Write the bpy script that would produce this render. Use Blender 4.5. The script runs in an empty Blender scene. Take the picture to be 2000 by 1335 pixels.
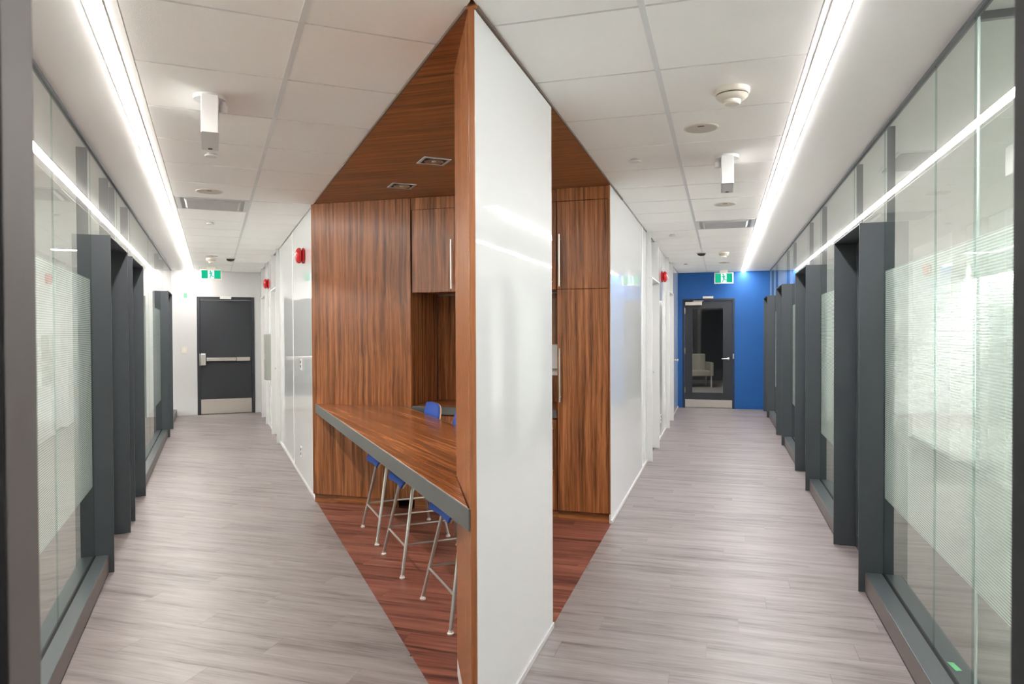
import bpy, bmesh, math, random
from mathutils import Vector, Matrix

random.seed(7)
SC = bpy.context.scene
COL = SC.collection
R_ = math.radians

# ------------------------------------------------------------------ camera, world, exposure
HC = 2.70            # ceiling height
EYE = 1.530
F_PX = 1375.93
cam_d = bpy.data.cameras.new('camera')
cam = bpy.data.objects.new('camera', cam_d)
COL.objects.link(cam)
cam_d.sensor_fit = 'HORIZONTAL'
cam_d.sensor_width = 36.0
cam_d.lens = F_PX / 2000 * 36.0
cam_d.clip_start = 0.02
cam_d.clip_end = 100
cam_d.dof.use_dof = True
cam_d.dof.focus_distance = 5.5
cam_d.dof.aperture_fstop = 7.0
cam.matrix_world = (Matrix.Translation((0, 0, EYE)) @ Matrix.Rotation(R_(90 - 0.8126), 4, 'X')
                    @ Matrix.Rotation(R_(-0.2319), 4, 'Z'))
SC.camera = cam

world = bpy.data.worlds.new('world')
SC.world = world
world.use_nodes = True
world.node_tree.nodes['Background'].inputs[0].default_value = (0.9, 0.93, 1.0, 1)
world.node_tree.nodes['Background'].inputs[1].default_value = 0.02

SC.view_settings.view_transform = 'Standard'
SC.view_settings.look = 'None'
SC.view_settings.gamma = 1.0
SC.view_settings.use_curve_mapping = False
SC.view_settings.exposure = 2.52
SC.cycles.max_bounces = 12
SC.cycles.diffuse_bounces = 6
SC.cycles.glossy_bounces = 4
SC.cycles.transparent_max_bounces = 28
SC.cycles.caustics_reflective = False
SC.cycles.caustics_refractive = False
STRIP_POWER = 15.5
OFFICE_POWER = 14.0
ADDED_FILL_POWER = 27.0  # added lamps that brighten the offices

# corridor headings: angle from the view axis (+Y), clockwise positive
A_L = R_(-22.9966)
A_R = R_(16.5704)
ANG = {'L': A_L, 'R': A_R}
END_L, END_R = 14.43, 14.55


def W(s, t, side, z=0.0):
    a = ANG[side]
    return Vector((s * math.sin(a) + t * math.cos(a), s * math.cos(a) - t * math.sin(a), z))


# ------------------------------------------------------------------ materials
MATS = {}


def new_mat(name):
    m = bpy.data.materials.new(name)
    m.use_nodes = True
    nt = m.node_tree
    nt.nodes.clear()
    out = nt.nodes.new('ShaderNodeOutputMaterial')
    MATS[name] = m
    return m, nt, out


def N(nt, typ, **kw):
    n = nt.nodes.new(typ)
    for k, v in kw.items():
        if k.startswith('i_'):
            key = k[2:]
            key = int(key) if key.isdigit() else key.replace('_', ' ')
            n.inputs[key].default_value = v
        else:
            setattr(n, k, v)
    return n


def c4(c):
    return (c[0], c[1], c[2], 1.0)


def srgb(r, g, b):
    def f(v):
        v /= 255.0
        return v / 12.92 if v <= 0.04045 else ((v + 0.055) / 1.055) ** 2.4
    return (f(r), f(g), f(b))


def principled(name, col, rough=0.5, metal=0.0, spec=0.5, var=0.0, vscale=6.0, bump=0.0, bscale=60.0, coat=0.0):
    m, nt, out = new_mat(name)
    b = N(nt, 'ShaderNodeBsdfPrincipled')
    b.inputs['Roughness'].default_value = rough
    b.inputs['Metallic'].default_value = metal
    b.inputs['Specular IOR Level'].default_value = spec
    b.inputs['Coat Weight'].default_value = coat
    b.inputs['Coat Roughness'].default_value = 0.05
    tc = N(nt, 'ShaderNodeTexCoord')
    nz = N(nt, 'ShaderNodeTexNoise')
    nz.inputs['Scale'].default_value = vscale
    nz.inputs['Detail'].default_value = 4
    nt.links.new(tc.outputs['Object'], nz.inputs['Vector'])
    mr = N(nt, 'ShaderNodeMapRange')
    mr.inputs[3].default_value = 1.0 - var
    mr.inputs[4].default_value = 1.0 + var
    nt.links.new(nz.outputs['Fac'], mr.inputs[0])
    vm = N(nt, 'ShaderNodeVectorMath', operation='SCALE')
    vm.inputs[0].default_value = col
    nt.links.new(mr.outputs[0], vm.inputs['Scale'])
    nt.links.new(vm.outputs[0], b.inputs['Base Color'])
    if bump > 0:
        n2 = N(nt, 'ShaderNodeTexNoise')
        n2.inputs['Scale'].default_value = bscale
        n2.inputs['Detail'].default_value = 5
        nt.links.new(tc.outputs['Object'], n2.inputs['Vector'])
        bp = N(nt, 'ShaderNodeBump')
        bp.inputs['Strength'].default_value = bump
        bp.inputs['Distance'].default_value = 0.01
        nt.links.new(n2.outputs['Fac'], bp.inputs['Height'])
        nt.links.new(bp.outputs[0], b.inputs['Normal'])
    nt.links.new(b.outputs[0], out.inputs[0])
    return m


def wood(name, axis, dark, mid, light, rough=0.3, across=26.0, along=0.035, per_object=False, contrast=1.0, bump=0.0,
         rotz=0.0, spec=0.5):
    """streaky veneer: the grain runs along the object's x, y or z axis"""
    m, nt, out = new_mat(name)
    b = N(nt, 'ShaderNodeBsdfPrincipled')
    b.inputs['Roughness'].default_value = rough
    b.inputs['Specular IOR Level'].default_value = spec
    tc = N(nt, 'ShaderNodeTexCoord')
    mp = N(nt, 'ShaderNodeMapping')
    sc = [1.0, 1.0, 1.0]
    sc['xyz'.index(axis)] = along
    mp.inputs['Scale'].default_value = sc
    pre = N(nt, 'ShaderNodeMapping')
    pre.inputs['Rotation'].default_value = (0, 0, rotz)
    nt.links.new(tc.outputs['Object'], pre.inputs['Vector'])
    # gentle wander of the streaks
    wn = N(nt, 'ShaderNodeTexNoise')
    wn.inputs['Scale'].default_value = 1.3
    wn.inputs['Detail'].default_value = 2
    nt.links.new(pre.outputs[0], wn.inputs['Vector'])
    wsub = N(nt, 'ShaderNodeVectorMath', operation='SUBTRACT')
    wsub.inputs[1].default_value = (0.5, 0.5, 0.5)
    nt.links.new(wn.outputs['Color'], wsub.inputs[0])
    wsc = N(nt, 'ShaderNodeVectorMath', operation='SCALE')
    wsc.inputs['Scale'].default_value = 0.05
    nt.links.new(wsub.outputs[0], wsc.inputs[0])
    wadd = N(nt, 'ShaderNodeVectorMath', operation='ADD')
    nt.links.new(pre.outputs[0], wadd.inputs[0])
    nt.links.new(wsc.outputs[0], wadd.inputs[1])
    src = wadd
    if per_object:
        oi = N(nt, 'ShaderNodeObjectInfo')
        cmb = N(nt, 'ShaderNodeMath', operation='MULTIPLY')
        cmb.inputs[1].default_value = 37.0
        nt.links.new(oi.outputs['Random'], cmb.inputs[0])
        ad = N(nt, 'ShaderNodeVectorMath', operation='ADD')
        nt.links.new(wadd.outputs[0], ad.inputs[0])
        nt.links.new(cmb.outputs[0], ad.inputs[1])
        src = ad
    nt.links.new(src.outputs[0], mp.inputs['Vector'])
    n1 = N(nt, 'ShaderNodeTexNoise')
    n1.inputs['Scale'].default_value = across
    n1.inputs['Detail'].default_value = 7
    n1.inputs['Roughness'].default_value = 0.62
    nt.links.new(mp.outputs[0], n1.inputs['Vector'])
    n2 = N(nt, 'ShaderNodeTexNoise')
    n2.inputs['Scale'].default_value = across * 6
    n2.inputs['Detail'].default_value = 3
    nt.links.new(mp.outputs[0], n2.inputs['Vector'])
    mx = N(nt, 'ShaderNodeMath', operation='MULTIPLY_ADD')
    mx.inputs[1].default_value = 0.28
    nt.links.new(n2.outputs['Fac'], mx.inputs[0])
    sh = N(nt, 'ShaderNodeMath', operation='MULTIPLY')
    sh.inputs[1].default_value = 0.78
    nt.links.new(n1.outputs['Fac'], sh.inputs[0])
    nt.links.new(sh.outputs[0], mx.inputs[2])
    last = mx
    if per_object:
        po = N(nt, 'ShaderNodeMath', operation='MULTIPLY_ADD')
        po.inputs[1].default_value = 0.045
        nt.links.new(oi.outputs['Random'], po.inputs[0])
        nt.links.new(mx.outputs[0], po.inputs[2])
        last = po
    rp = N(nt, 'ShaderNodeValToRGB')
    e = rp.color_ramp.elements
    w = 0.16 / contrast
    e[0].position = 0.53 - w
    e[0].color = c4(dark)
    e[1].position = 0.53 + w
    e[1].color = c4(light)
    k = rp.color_ramp.elements.new(0.53)
    k.color = c4(mid)
    nt.links.new(last.outputs[0], rp.inputs[0])
    nt.links.new(rp.outputs[0], b.inputs['Base Color'])
    if bump > 0:
        bp = N(nt, 'ShaderNodeBump')
        bp.inputs['Strength'].default_value = bump
        bp.inputs['Distance'].default_value = 0.002
        nt.links.new(n2.outputs['Fac'], bp.inputs['Height'])
        nt.links.new(bp.outputs[0], b.inputs['Normal'])
    nt.links.new(b.outputs[0], out.inputs[0])
    return m


def glass(name, tint):
    m, nt, out = new_mat(name)
    tr = N(nt, 'ShaderNodeBsdfTransparent')
    tr.inputs[0].default_value = c4(tint)
    gl = N(nt, 'ShaderNodeBsdfGlossy')
    gl.inputs['Roughness'].default_value = 0.0
    fr = N(nt, 'ShaderNodeFresnel')
    fr.inputs['IOR'].default_value = 1.5
    ge = N(nt, 'ShaderNodeNewGeometry')
    inv = N(nt, 'ShaderNodeMath', operation='SUBTRACT')
    inv.inputs[0].default_value = 1.0
    nt.links.new(ge.outputs['Backfacing'], inv.inputs[1])
    mu = N(nt, 'ShaderNodeMath', operation='MULTIPLY')
    nt.links.new(fr.outputs[0], mu.inputs[0])
    nt.links.new(inv.outputs[0], mu.inputs[1])
    mix = N(nt, 'ShaderNodeMixShader')
    nt.links.new(mu.outputs[0], mix.inputs[0])
    nt.links.new(tr.outputs[0], mix.inputs[1])
    nt.links.new(gl.outputs[0], mix.inputs[2])
    nt.links.new(mix.outputs[0], out.inputs[0])
    return m


def film_mat(name, pitch, duty, opacity, haze):
    """printed privacy film: fine horizontal frosted lines on clear foil"""
    m, nt, out = new_mat(name)
    tc = N(nt, 'ShaderNodeTexCoord')
    sp = N(nt, 'ShaderNodeSeparateXYZ')
    nt.links.new(tc.outputs['Object'], sp.inputs[0])
    dv = N(nt, 'ShaderNodeMath', operation='DIVIDE')
    dv.inputs[1].default_value = pitch
    nt.links.new(sp.outputs['Z'], dv.inputs[0])
    fr = N(nt, 'ShaderNodeMath', operation='FRACT')
    nt.links.new(dv.outputs[0], fr.inputs[0])
    lt = N(nt, 'ShaderNodeMath', operation='LESS_THAN')
    lt.inputs[1].default_value = duty
    nt.links.new(fr.outputs[0], lt.inputs[0])
    op = N(nt, 'ShaderNodeMath', operation='MULTIPLY_ADD')
    op.inputs[1].default_value = opacity - haze
    op.inputs[2].default_value = haze
    nt.links.new(lt.outputs[0], op.inputs[0])
    tr = N(nt, 'ShaderNodeBsdfTransparent')
    df = N(nt, 'ShaderNodeBsdfDiffuse')
    df.inputs[0].default_value = (0.83, 0.90, 0.865, 1)
    tl = N(nt, 'ShaderNodeBsdfTranslucent')
    tl.inputs[0].default_value = (0.83, 0.90, 0.865, 1)
    m1 = N(nt, 'ShaderNodeMixShader')
    m1.inputs[0].default_value = 0.45
    nt.links.new(df.outputs[0], m1.inputs[1])
    nt.links.new(tl.outputs[0], m1.inputs[2])
    m2 = N(nt, 'ShaderNodeMixShader')
    nt.links.new(op.outputs[0], m2.inputs[0])
    nt.links.new(tr.outputs[0], m2.inputs[1])
    nt.links.new(m1.outputs[0], m2.inputs[2])
    nt.links.new(m2.outputs[0], out.inputs[0])
    return m


def emitter(name, col, strength):
    m, nt, out = new_mat(name)
    e = N(nt, 'ShaderNodeEmission')
    e.inputs[0].default_value = c4(col)
    e.inputs[1].default_value = strength
    nt.links.new(e.outputs[0], out.inputs[0])
    return m


principled('tile', (0.92, 0.895, 0.875), 0.9, spec=0.2, var=0.015, vscale=3, bump=0.15, bscale=220)
principled('grid', (0.43, 0.40, 0.385), 0.6, spec=0.3)
principled('drywall', (0.86, 0.85, 0.835), 0.75, spec=0.3, var=0.01, bump=0.03, bscale=90)
principled('white_paint', (0.60, 0.59, 0.595), 0.45, spec=0.4, var=0.01)
principled('blue_paint', (0.006, 0.092, 0.32), 0.5, spec=0.4, var=0.02, bump=0.03, bscale=90)
principled('back_painted_glass', (0.68, 0.685, 0.69), 0.025, spec=0.5)
principled('fin_glass', (0.68, 0.685, 0.69), 0.035, spec=0.5, bump=0.0015, bscale=5)
principled('white_metal', (0.72, 0.715, 0.71), 0.35, spec=0.5)
principled('charcoal', (0.047, 0.055, 0.063), 0.38, spec=0.5, var=0.03)
principled('charcoal_sill', (0.062, 0.074, 0.080), 0.30, spec=0.5, var=0.03)
principled('taupe_metal', (0.155, 0.13, 0.12), 0.42, spec=0.5, var=0.03)
principled('black_gap', (0.012, 0.012, 0.013), 0.6, spec=0.2)
principled('door_paint', (0.028, 0.031, 0.037), 0.45, spec=0.4, var=0.02)
principled('steel', (0.62, 0.58, 0.53), 0.32, metal=1.0, var=0.03, vscale=20)
principled('bright_steel', (0.72, 0.70, 0.67), 0.22, metal=1.0)
principled('tube_steel', (0.50, 0.47, 0.44), 0.35, metal=0.9)
principled('counter_edge', (0.105, 0.103, 0.098), 0.5, spec=0.4, var=0.05, vscale=60)
principled('blue_fabric', (0.045, 0.10, 0.42), 0.8, spec=0.2, var=0.08, vscale=90, bump=0.15, bscale=400)
principled('ply_edge', (0.60, 0.38, 0.20), 0.45, var=0.08, vscale=50)
principled('glide', (0.75, 0.72, 0.68), 0.4)
principled('alarm_red', (0.55, 0.015, 0.02), 0.18, spec=0.5)
principled('cream_plastic', (0.70, 0.64, 0.55), 0.45)
principled('speaker_grille', (0.55, 0.50, 0.44), 0.6)
principled('vent_grey', (0.50, 0.49, 0.485), 0.5)
principled('cabinet_grey', (0.36, 0.37, 0.33), 0.4, spec=0.4)
principled('dark_slot', (0.04, 0.035, 0.03), 0.6)
principled('dome_smoke', (0.03, 0.026, 0.024), 0.12, spec=0.6)
principled('tape_green', (0.14, 0.60, 0.24), 0.5)
principled('armchair_fabric', (0.50, 0.46, 0.41), 0.85, spec=0.2, var=0.12, vscale=40)
principled('lounge_wall', (0.10, 0.12, 0.14), 0.6, spec=0.3)
principled('lounge_floor', (0.40, 0.37, 0.36), 0.4, spec=0.4, var=0.1, vscale=3)
principled('desk_white', (0.74, 0.74, 0.72), 0.4)
principled('sign_white', (0.80, 0.84, 0.88), 0.4)
principled('dispenser', (0.55, 0.56, 0.57), 0.25, spec=0.5)
principled('trim_brown', (0.16, 0.115, 0.09), 0.5)
principled('jamb_dark', (0.026, 0.028, 0.030), 0.5, spec=0.3)
principled('office_paint', (0.70, 0.72, 0.705), 0.7, spec=0.2, var=0.01)
principled('underlay', (0.16, 0.14, 0.135), 0.8)

WD, WM, WL = srgb(86, 50, 28), srgb(142, 86, 49), srgb(178, 114, 68)
wood('veneer_vertical', 'z', WD, WM, WL, rough=0.26, across=34, along=0.022, contrast=1.15, spec=0.4)
wood('veneer_soffit', 'x', WD, WM, WL, rough=0.3, across=32, along=0.03, contrast=1.15, spec=0.4)
wood('veneer_counter', 'y', WD, WM, WL, rough=0.25, across=26, along=0.02, rotz=R_(-4), contrast=1.0, spec=0.4)
wood('veneer_fin', 'z', srgb(128, 76, 44), srgb(158, 98, 58), srgb(182, 118, 74), rough=0.25, across=30, along=0.02)
wood('plank_grey', 'x', srgb(92, 83, 81), srgb(132, 123, 121), srgb(149, 140, 138), rough=0.42, across=15,
     along=0.075, per_object=True, contrast=0.95, bump=0.03, spec=0.4)
wood('plank_brown', 'x', srgb(66, 33, 25), srgb(116, 66, 52), srgb(142, 87, 70), rough=0.38, across=22, along=0.03,
     per_object=True, contrast=1.35, spec=0.4)
glass('clear_glass', (0.935, 0.967, 0.950))
glass('edge_glass', (0.90, 0.955, 0.94))
principled('polished_edge', (0.74, 0.84, 0.82), 0.25, spec=0.5)
film_mat('privacy_film', 0.0112, 0.56, 0.78, 0.30)
emitter('strip_emit_left', (1.0, 0.95, 0.90), STRIP_POWER)
emitter('strip_emit_right', (1.0, 0.965, 0.965), STRIP_POWER)
emitter('office_emit', (1.0, 0.97, 0.95), OFFICE_POWER)
emitter('added_fill_emit', (1.0, 0.97, 0.95), ADDED_FILL_POWER)  # glow of the added office fill lamps
emitter('lounge_emit', (1.0, 0.96, 0.90), 5.0)
emitter('sign_green', srgb(28, 168, 128), 0.24)
emitter('sign_panel', srgb(215, 232, 245), 0.26)


# ------------------------------------------------------------------ mesh builder
class MB:
    def __init__(self):
        self.v, self.f = [], []

    def box(self, x0, x1, y0, y1, z0, z1):
        b = len(self.v)
        self.v += [(x, y, z) for z in (z0, z1) for y in (y0, y1) for x in (x0, x1)]
        for q in ((0, 2, 3, 1), (4, 5, 7, 6), (0, 1, 5, 4), (2, 6, 7, 3), (0, 4, 6, 2), (1, 3, 7, 5)):
            self.f.append(tuple(b + i for i in q))
        return self

    def prism(self, poly, z0, z1):
        """poly counter-clockwise in xy"""
        n = len(poly)
        b = len(self.v)
        self.v += [(p[0], p[1], z0) for p in poly] + [(p[0], p[1], z1) for p in poly]
        self.f.append(tuple(b + n - 1 - i for i in range(n)))
        self.f.append(tuple(b + n + i for i in range(n)))
        for i in range(n):
            j = (i + 1) % n
            self.f.append((b + i, b + j, b + n + j, b + n + i))
        return self

    def tube(self, pts, r, seg=10, cap=True):
        pts = [Vector(p) for p in pts]
        b = len(self.v)
        n = len(pts)
        up = None
        for i, p in enumerate(pts):
            if i == 0:
                d = pts[1] - pts[0]
            elif i == n - 1:
                d = pts[-1] - pts[-2]
            else:
                d = (pts[i + 1] - p).normalized() + (p - pts[i - 1]).normalized()
            d.normalize()
            if up is None:
                up = Vector((0, 0, 1)) if abs(d.z) < 0.9 else Vector((1, 0, 0))
            a = d.cross(up).normalized()
            c = a.cross(d).normalized()
            up = c
            for k in range(seg):
                th = 2 * math.pi * k / seg
                q = p + (a * math.cos(th) + c * math.sin(th)) * r
                self.v.append(tuple(q))
        for i in range(n - 1):
            for k in range(seg):
                k2 = (k + 1) % seg
                self.f.append((b + i * seg + k, b + i * seg + k2, b + (i + 1) * seg + k2, b + (i + 1) * seg + k))
        if cap:
            self.f.append(tuple(b + seg - 1 - k for k in range(seg)))
            self.f.append(tuple(b + (n - 1) * seg + k for k in range(seg)))
        return self

    def lathe(self, prof, axis='z', origin=(0, 0, 0), seg=28):
        """prof: list of (radius, height) along the axis"""
        b = len(self.v)
        o = Vector(origin)
        for r, h in prof:
            for k in range(seg):
                th = 2 * math.pi * k / seg
                x, y = r * math.cos(th), r * math.sin(th)
                if axis == 'z':
                    q = Vector((x, y, h))
                elif axis == 'x':
                    q = Vector((h, x, y))
                else:
                    q = Vector((x, h, y))
                self.v.append(tuple(o + q))
        m = len(prof)
        for i in range(m - 1):
            for k in range(seg):
                k2 = (k + 1) % seg
                self.f.append((b + i * seg + k, b + i * seg + k2, b + (i + 1) * seg + k2, b + (i + 1) * seg + k))
        self.f.append(tuple(b + seg - 1 - k for k in range(seg)))
        self.f.append(tuple(b + (m - 1) * seg + k for k in range(seg)))
        return self

    def build(self, name, mat, parent=None, bevel=0.0, smooth=False, segs=2):
        me = bpy.data.meshes.new(name)
        me.from_pydata([tuple(v) for v in self.v], [], self.f)
        bm = bmesh.new()
        bm.from_mesh(me)
        bmesh.ops.recalc_face_normals(bm, faces=bm.faces)
        bm.to_mesh(me)
        bm.free()
        if smooth:
            for p in me.polygons:
                p.use_smooth = True
            try:
                me.set_sharp_from_angle(angle=R_(38))
            except Exception:
                pass
        me.materials.append(MATS[mat])
        o = bpy.data.objects.new(name, me)
        COL.objects.link(o)
        if parent is not None:
            o.parent = parent
        if bevel > 0:
            md = o.modifiers.new('bevel', 'BEVEL')
            md.width = bevel
            md.segments = segs
            md.limit_method = 'ANGLE'
            md.angle_limit = R_(40)
        return o


def tag(o, label, cat, group=None, kind=None):
    if label:
        o['label'] = label
    if cat:
        o['category'] = cat
    if group:
        o['group'] = group
    if kind:
        o['kind'] = kind
    return o


def thing(name, label, cat, loc=(0, 0, 0), rot=0.0, group=None):
    o = bpy.data.objects.new(name, None)
    o.empty_display_size = 0.1
    COL.objects.link(o)
    o.location = loc
    o.rotation_euler = (0, 0, rot)
    return tag(o, label, cat, group)


def at(name, label, cat, s, t, side, z=0.0, group=None):
    """a thing standing in a corridor frame: its x runs across, its y along the corridor"""
    return thing(name, label, cat, W(s, t, side, z), -ANG[side], group)


def struct(name, mb, mat, side=None, bevel=0.0):
    o = mb.build(name, mat, None, bevel)
    if side:
        o.rotation_euler = (0, 0, -ANG[side])
    o['kind'] = 'structure'
    return o


def clip(poly, nx, ny, d):
    """keep the part of poly with nx*x + ny*y <= d"""
    out = []
    for i in range(len(poly)):
        a, b = poly[i], poly[(i + 1) % len(poly)]
        da, db = nx * a[0] + ny * a[1] - d, nx * b[0] + ny * b[1] - d
        if da <= 0:
            out.append(a)
        if (da < 0 < db) or (db < 0 < da):
            k = da / (da - db)
            out.append((a[0] + (b[0] - a[0]) * k, a[1] + (b[1] - a[1]) * k))
    return out


def area(poly):
    return 0.5 * sum(poly[i][0] * poly[(i + 1) % len(poly)][1] - poly[(i + 1) % len(poly)][0] * poly[i][1]
                     for i in range(len(poly)))


def half_world(side, nx, ny, d):
    """a world half-plane nx*X+ny*Y<=d written in a corridor's (t, s) frame"""
    a = ANG[side]
    return (nx * math.cos(a) - ny * math.sin(a), nx * math.sin(a) + ny * math.cos(a), d)


def half_other(side, other, lim_t, sign):
    """t_other*sign <= lim_t*sign expressed in the (t,s) frame of side"""
    a = ANG[other]
    return half_world(side, sign * math.cos(a), -sign * math.sin(a), sign * lim_t)


# ------------------------------------------------------------------ plan constants
GL, GR = -0.705, 0.900           # glass lines
TL, TR = 0.847, -0.838           # faces of the centre block
XM = -0.141                      # the nose of the centre block lies on this plan line
S_BACK = 5.58                    # face of the pantry joinery, along the right corridor
Y_DOOR = 0.80                    # the opening the camera looks through

# ------------------------------------------------------------------ floors
floor = struct('floor', MB().prism([(-9, 0.0), (9, 0.0), (9, 24), (-9, 24)], -0.06, -0.0062), 'underlay')
floor2 = struct('floor', MB().prism([tuple(W(2.3, TL, 'L')[:2]), tuple(W(4.2, TR - 0.3, 'R')[:2]),
                                     tuple(W(6.3, TR - 0.3, 'R')[:2]), tuple(W(6.3, -3.0, 'R')[:2])], -0.0060, -0.0056),
                'underlay')

PW, PLN = 0.178, 1.22
REG_L = [half_other('R', 'L', -0.70, -1), half_other('R', 'L', TL + 0.004, 1), half_world('R', 1, 0, XM),
         half_other('R', 'L', 0, 1)]
REG_L = [half_other('R', 'L', -0.70, -1), half_other('R', 'L', TL + 0.004, 1), half_world('R', 1, 0, XM),
         half_world('R', math.sin(A_L), math.cos(A_L), END_L)]
REG_R = [(-1, 0, -(TR - 0.004)), (1, 0, 0.90), half_world('R', -1, 0, -XM), (0, 1, END_R)]
TRI = [(1, 0, TR - 0.004), half_other('R', 'L', TL + 0.004, -1), (0, 1, 6.3)]


def lay_planks(region, x0, x1, y0, y1, mat, parent, shift):
    pieces = []
    r = 0
    y = y0
    while y < y1:
        x = x0 - ((r * 0.437 + shift) % 1.0) * PLN
        while x < x1:
            g = 0.00045
            q = [(x + g, y + g), (x + PLN - g, y + g), (x + PLN - g, y + PW - g), (x + g, y + PW - g)]
            for h in region:
                q = clip(q, *h)
                if len(q) < 3:
                    break
            if len(q) >= 3 and abs(area(q)) > 0.0006:
                pieces.append(q)
            x += PLN
        y += PW
        r += 1
    out = []
    for q in pieces:
        o = MB().prism(q, -0.006, 0.0).build('plank', mat, parent)
        o.rotation_euler = (0, 0, -A_R)
        out.append(o)
    return out


lay_planks(REG_L, -9.5, 1.5, 0.9, 16.0, 'plank_grey', floor, 0.13)
lay_planks(REG_R, -1.5, 1.6, 0.9, 14.6, 'plank_grey', floor, 0.71)
lay_planks(TRI, -4.5, 0.0, 2.2, 6.3, 'plank_brown', floor2, 0.37)

# office and lounge floors run on behind the glass (too faint there to tell the boards apart)
of1 = MB().box(-4.2, -0.70, 0.9, END_L, -0.006, -0.0002).build('office_floor_boards', 'plank_grey', floor)
of1.rotation_euler = (0, 0, -A_L)
of2 = MB().box(0.90, 4.6, 0.9, END_R, -0.006, -0.0002).build('office_floor_boards', 'plank_grey', floor)
of2.rotation_euler = (0, 0, -A_R)
of3 = MB().box(-2.6, 2.6, END_R, 23.0, -0.006, -0.0002).build('lounge_floor_boards', 'lounge_floor', floor)
of3.rotation_euler = (0, 0, -A_R)
for o in (of1, of2, of3):
    o['kind'] = 'stuff'

# ------------------------------------------------------------------ ceilings
TSP = 0.647


def ceiling(side, tmin, tmax, trun, s0, edges, send, world_cut, drop):
    base = MB()
    b = [(tmin, 0.9), (tmax, 0.9), (tmax, send), (tmin, send)]
    b = clip(b, *world_cut)
    b = clip(b, *half_world(side, 0, -1, -Y_DOOR))
    base.prism(b, HC + 0.004, HC + 0.05)
    c = struct('ceiling', base, 'grid', side)
    k = -4
    n = 0
    while s0 + k * TSP < send:
        a0, a1 = s0 + k * TSP, s0 + (k + 1) * TSP
        k += 1
        for j, (u0, u1) in enumerate(((tmin, trun), (trun, tmax))):
            if (k - 1, j) in drop:
                continue
            g = 0.0065
            q = [(u0 + (0.004 if j == 0 else 0.012), a0 + g), (u1 - (0.012 if j == 0 else 0.004), a0 + g),
                 (u1 - (0.012 if j == 0 else 0.004), min(a1, send) - g), (u0 + (0.004 if j == 0 else 0.012), min(a1, send) - g)]
            if q[2][1] <= q[0][1]:
                continue
            q = clip(q, *world_cut)
            if len(q) >= 3:
                q = clip(q, *half_world(side, 0, -1, -Y_DOOR))
            if len(q) < 3 or abs(area(q)) < 0.001:
                continue
            MB().prism(q, HC - 0.002, HC + 0.004).build('ceiling_tile', 'tile', c)
            n += 1
    # the broad runner between the two rows of tiles, just below their faces
    rb = [(trun - 0.012, 0.9), (trun + 0.012, 0.9), (trun + 0.012, send), (trun - 0.012, send)]
    rb = clip(clip(rb, *world_cut), *half_world(side, 0, -1, -Y_DOOR))
    MB().prism(rb, HC - 0.0035, HC + 0.004).build('main_runner', 'white_metal', c)
    return c


ceil_l = ceiling('L', -0.300, TL + 0.004, 0.319, 2.768, None, END_L, half_world('L', 1, 0, XM - 0.002), {(6, 0)})
ceil_r = ceiling('R', TR - 0.004, 0.350, -0.275, 2.578, None, END_R, half_world('R', -1, 0, -XM - 0.002), {(8, 1)})

# plain plaster bulkheads along the glass, with a slot for the light lines
SL0, SL1 = -0.412, -0.350
SR0, SR1 = 0.380, 0.444


def bulk(side, pieces):
    mb = MB()
    for t0, t1, z0 in pieces:
        send = END_L if side == 'L' else END_R
        q = [(t0, 0.6), (t1, 0.6), (t1, send), (t0, send)]
        q = clip(q, *half_world(side, 0, -1, -Y_DOOR))
        mb.prism(q, z0, HC + 0.06)
    return struct('ceiling', mb, 'drywall', side)


bulk('L', [(-4.2, SL0, HC), (SL0, SL1, HC + 0.05), (SL1, -0.302, HC)])
bulk('R', [(SR1, 4.6, HC), (SR0, SR1, HC + 0.05), (0.352, SR0, HC)])

# ------------------------------------------------------------------ light lines
def strip_light(side, t0, t1, breaks, mat, label):
    th = at('strip_light', label, 'strip light', breaks[0], (t0 + t1) / 2, side, HC)
    hw = (t1 - t0) / 2
    L0 = breaks[0]
    for a, b in zip(breaks[:-1], breaks[1:]):
        mb = MB()
        y0, y1 = a - L0 + 0.002, b - L0 - 0.002
        n = 6
        prof = [(-hw + 0.003, 0.004)] + [(-(hw - 0.003) * math.cos(math.pi * i / n), -0.0085 * math.sin(math.pi * i / n) - 0.0032)
                                         for i in range(n + 1)] + [(hw - 0.003, 0.004)]
        bi = len(mb.v)
        for (x, z) in prof:
            mb.v += [(x, y0, z), (x, y1, z)]
        for i in range(len(prof) - 1):
            mb.f.append((bi + 2 * i, bi + 2 * i + 1, bi + 2 * i + 3, bi + 2 * i + 2))
        mb.f.append(tuple(bi + 2 * i for i in range(len(prof))))
        mb.f.append(tuple(bi + 2 * i + 1 for i in reversed(range(len(prof)))))
        mb.build('diffuser', mat, th)
    for sx in (-1, 1):
        MB().box(sx * hw - 0.0015, sx * hw + 0.0015, 0, breaks[-1] - L0, -0.003, 0.02).build('trim_rail', 'white_metal', th)
    return th


strip_light('L', SL0, SL1, [1.25, 5.60, 10.0, END_L - 0.005], 'strip_emit_left',
            'long recessed white light line in the ceiling of the corridor with the solid charcoal door')
strip_light('R', SR0, SR1, [1.05, 5.51, 10.0, END_R - 0.005], 'strip_emit_right',
            'long recessed white light line in the ceiling of the corridor with the blue end wall')


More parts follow.
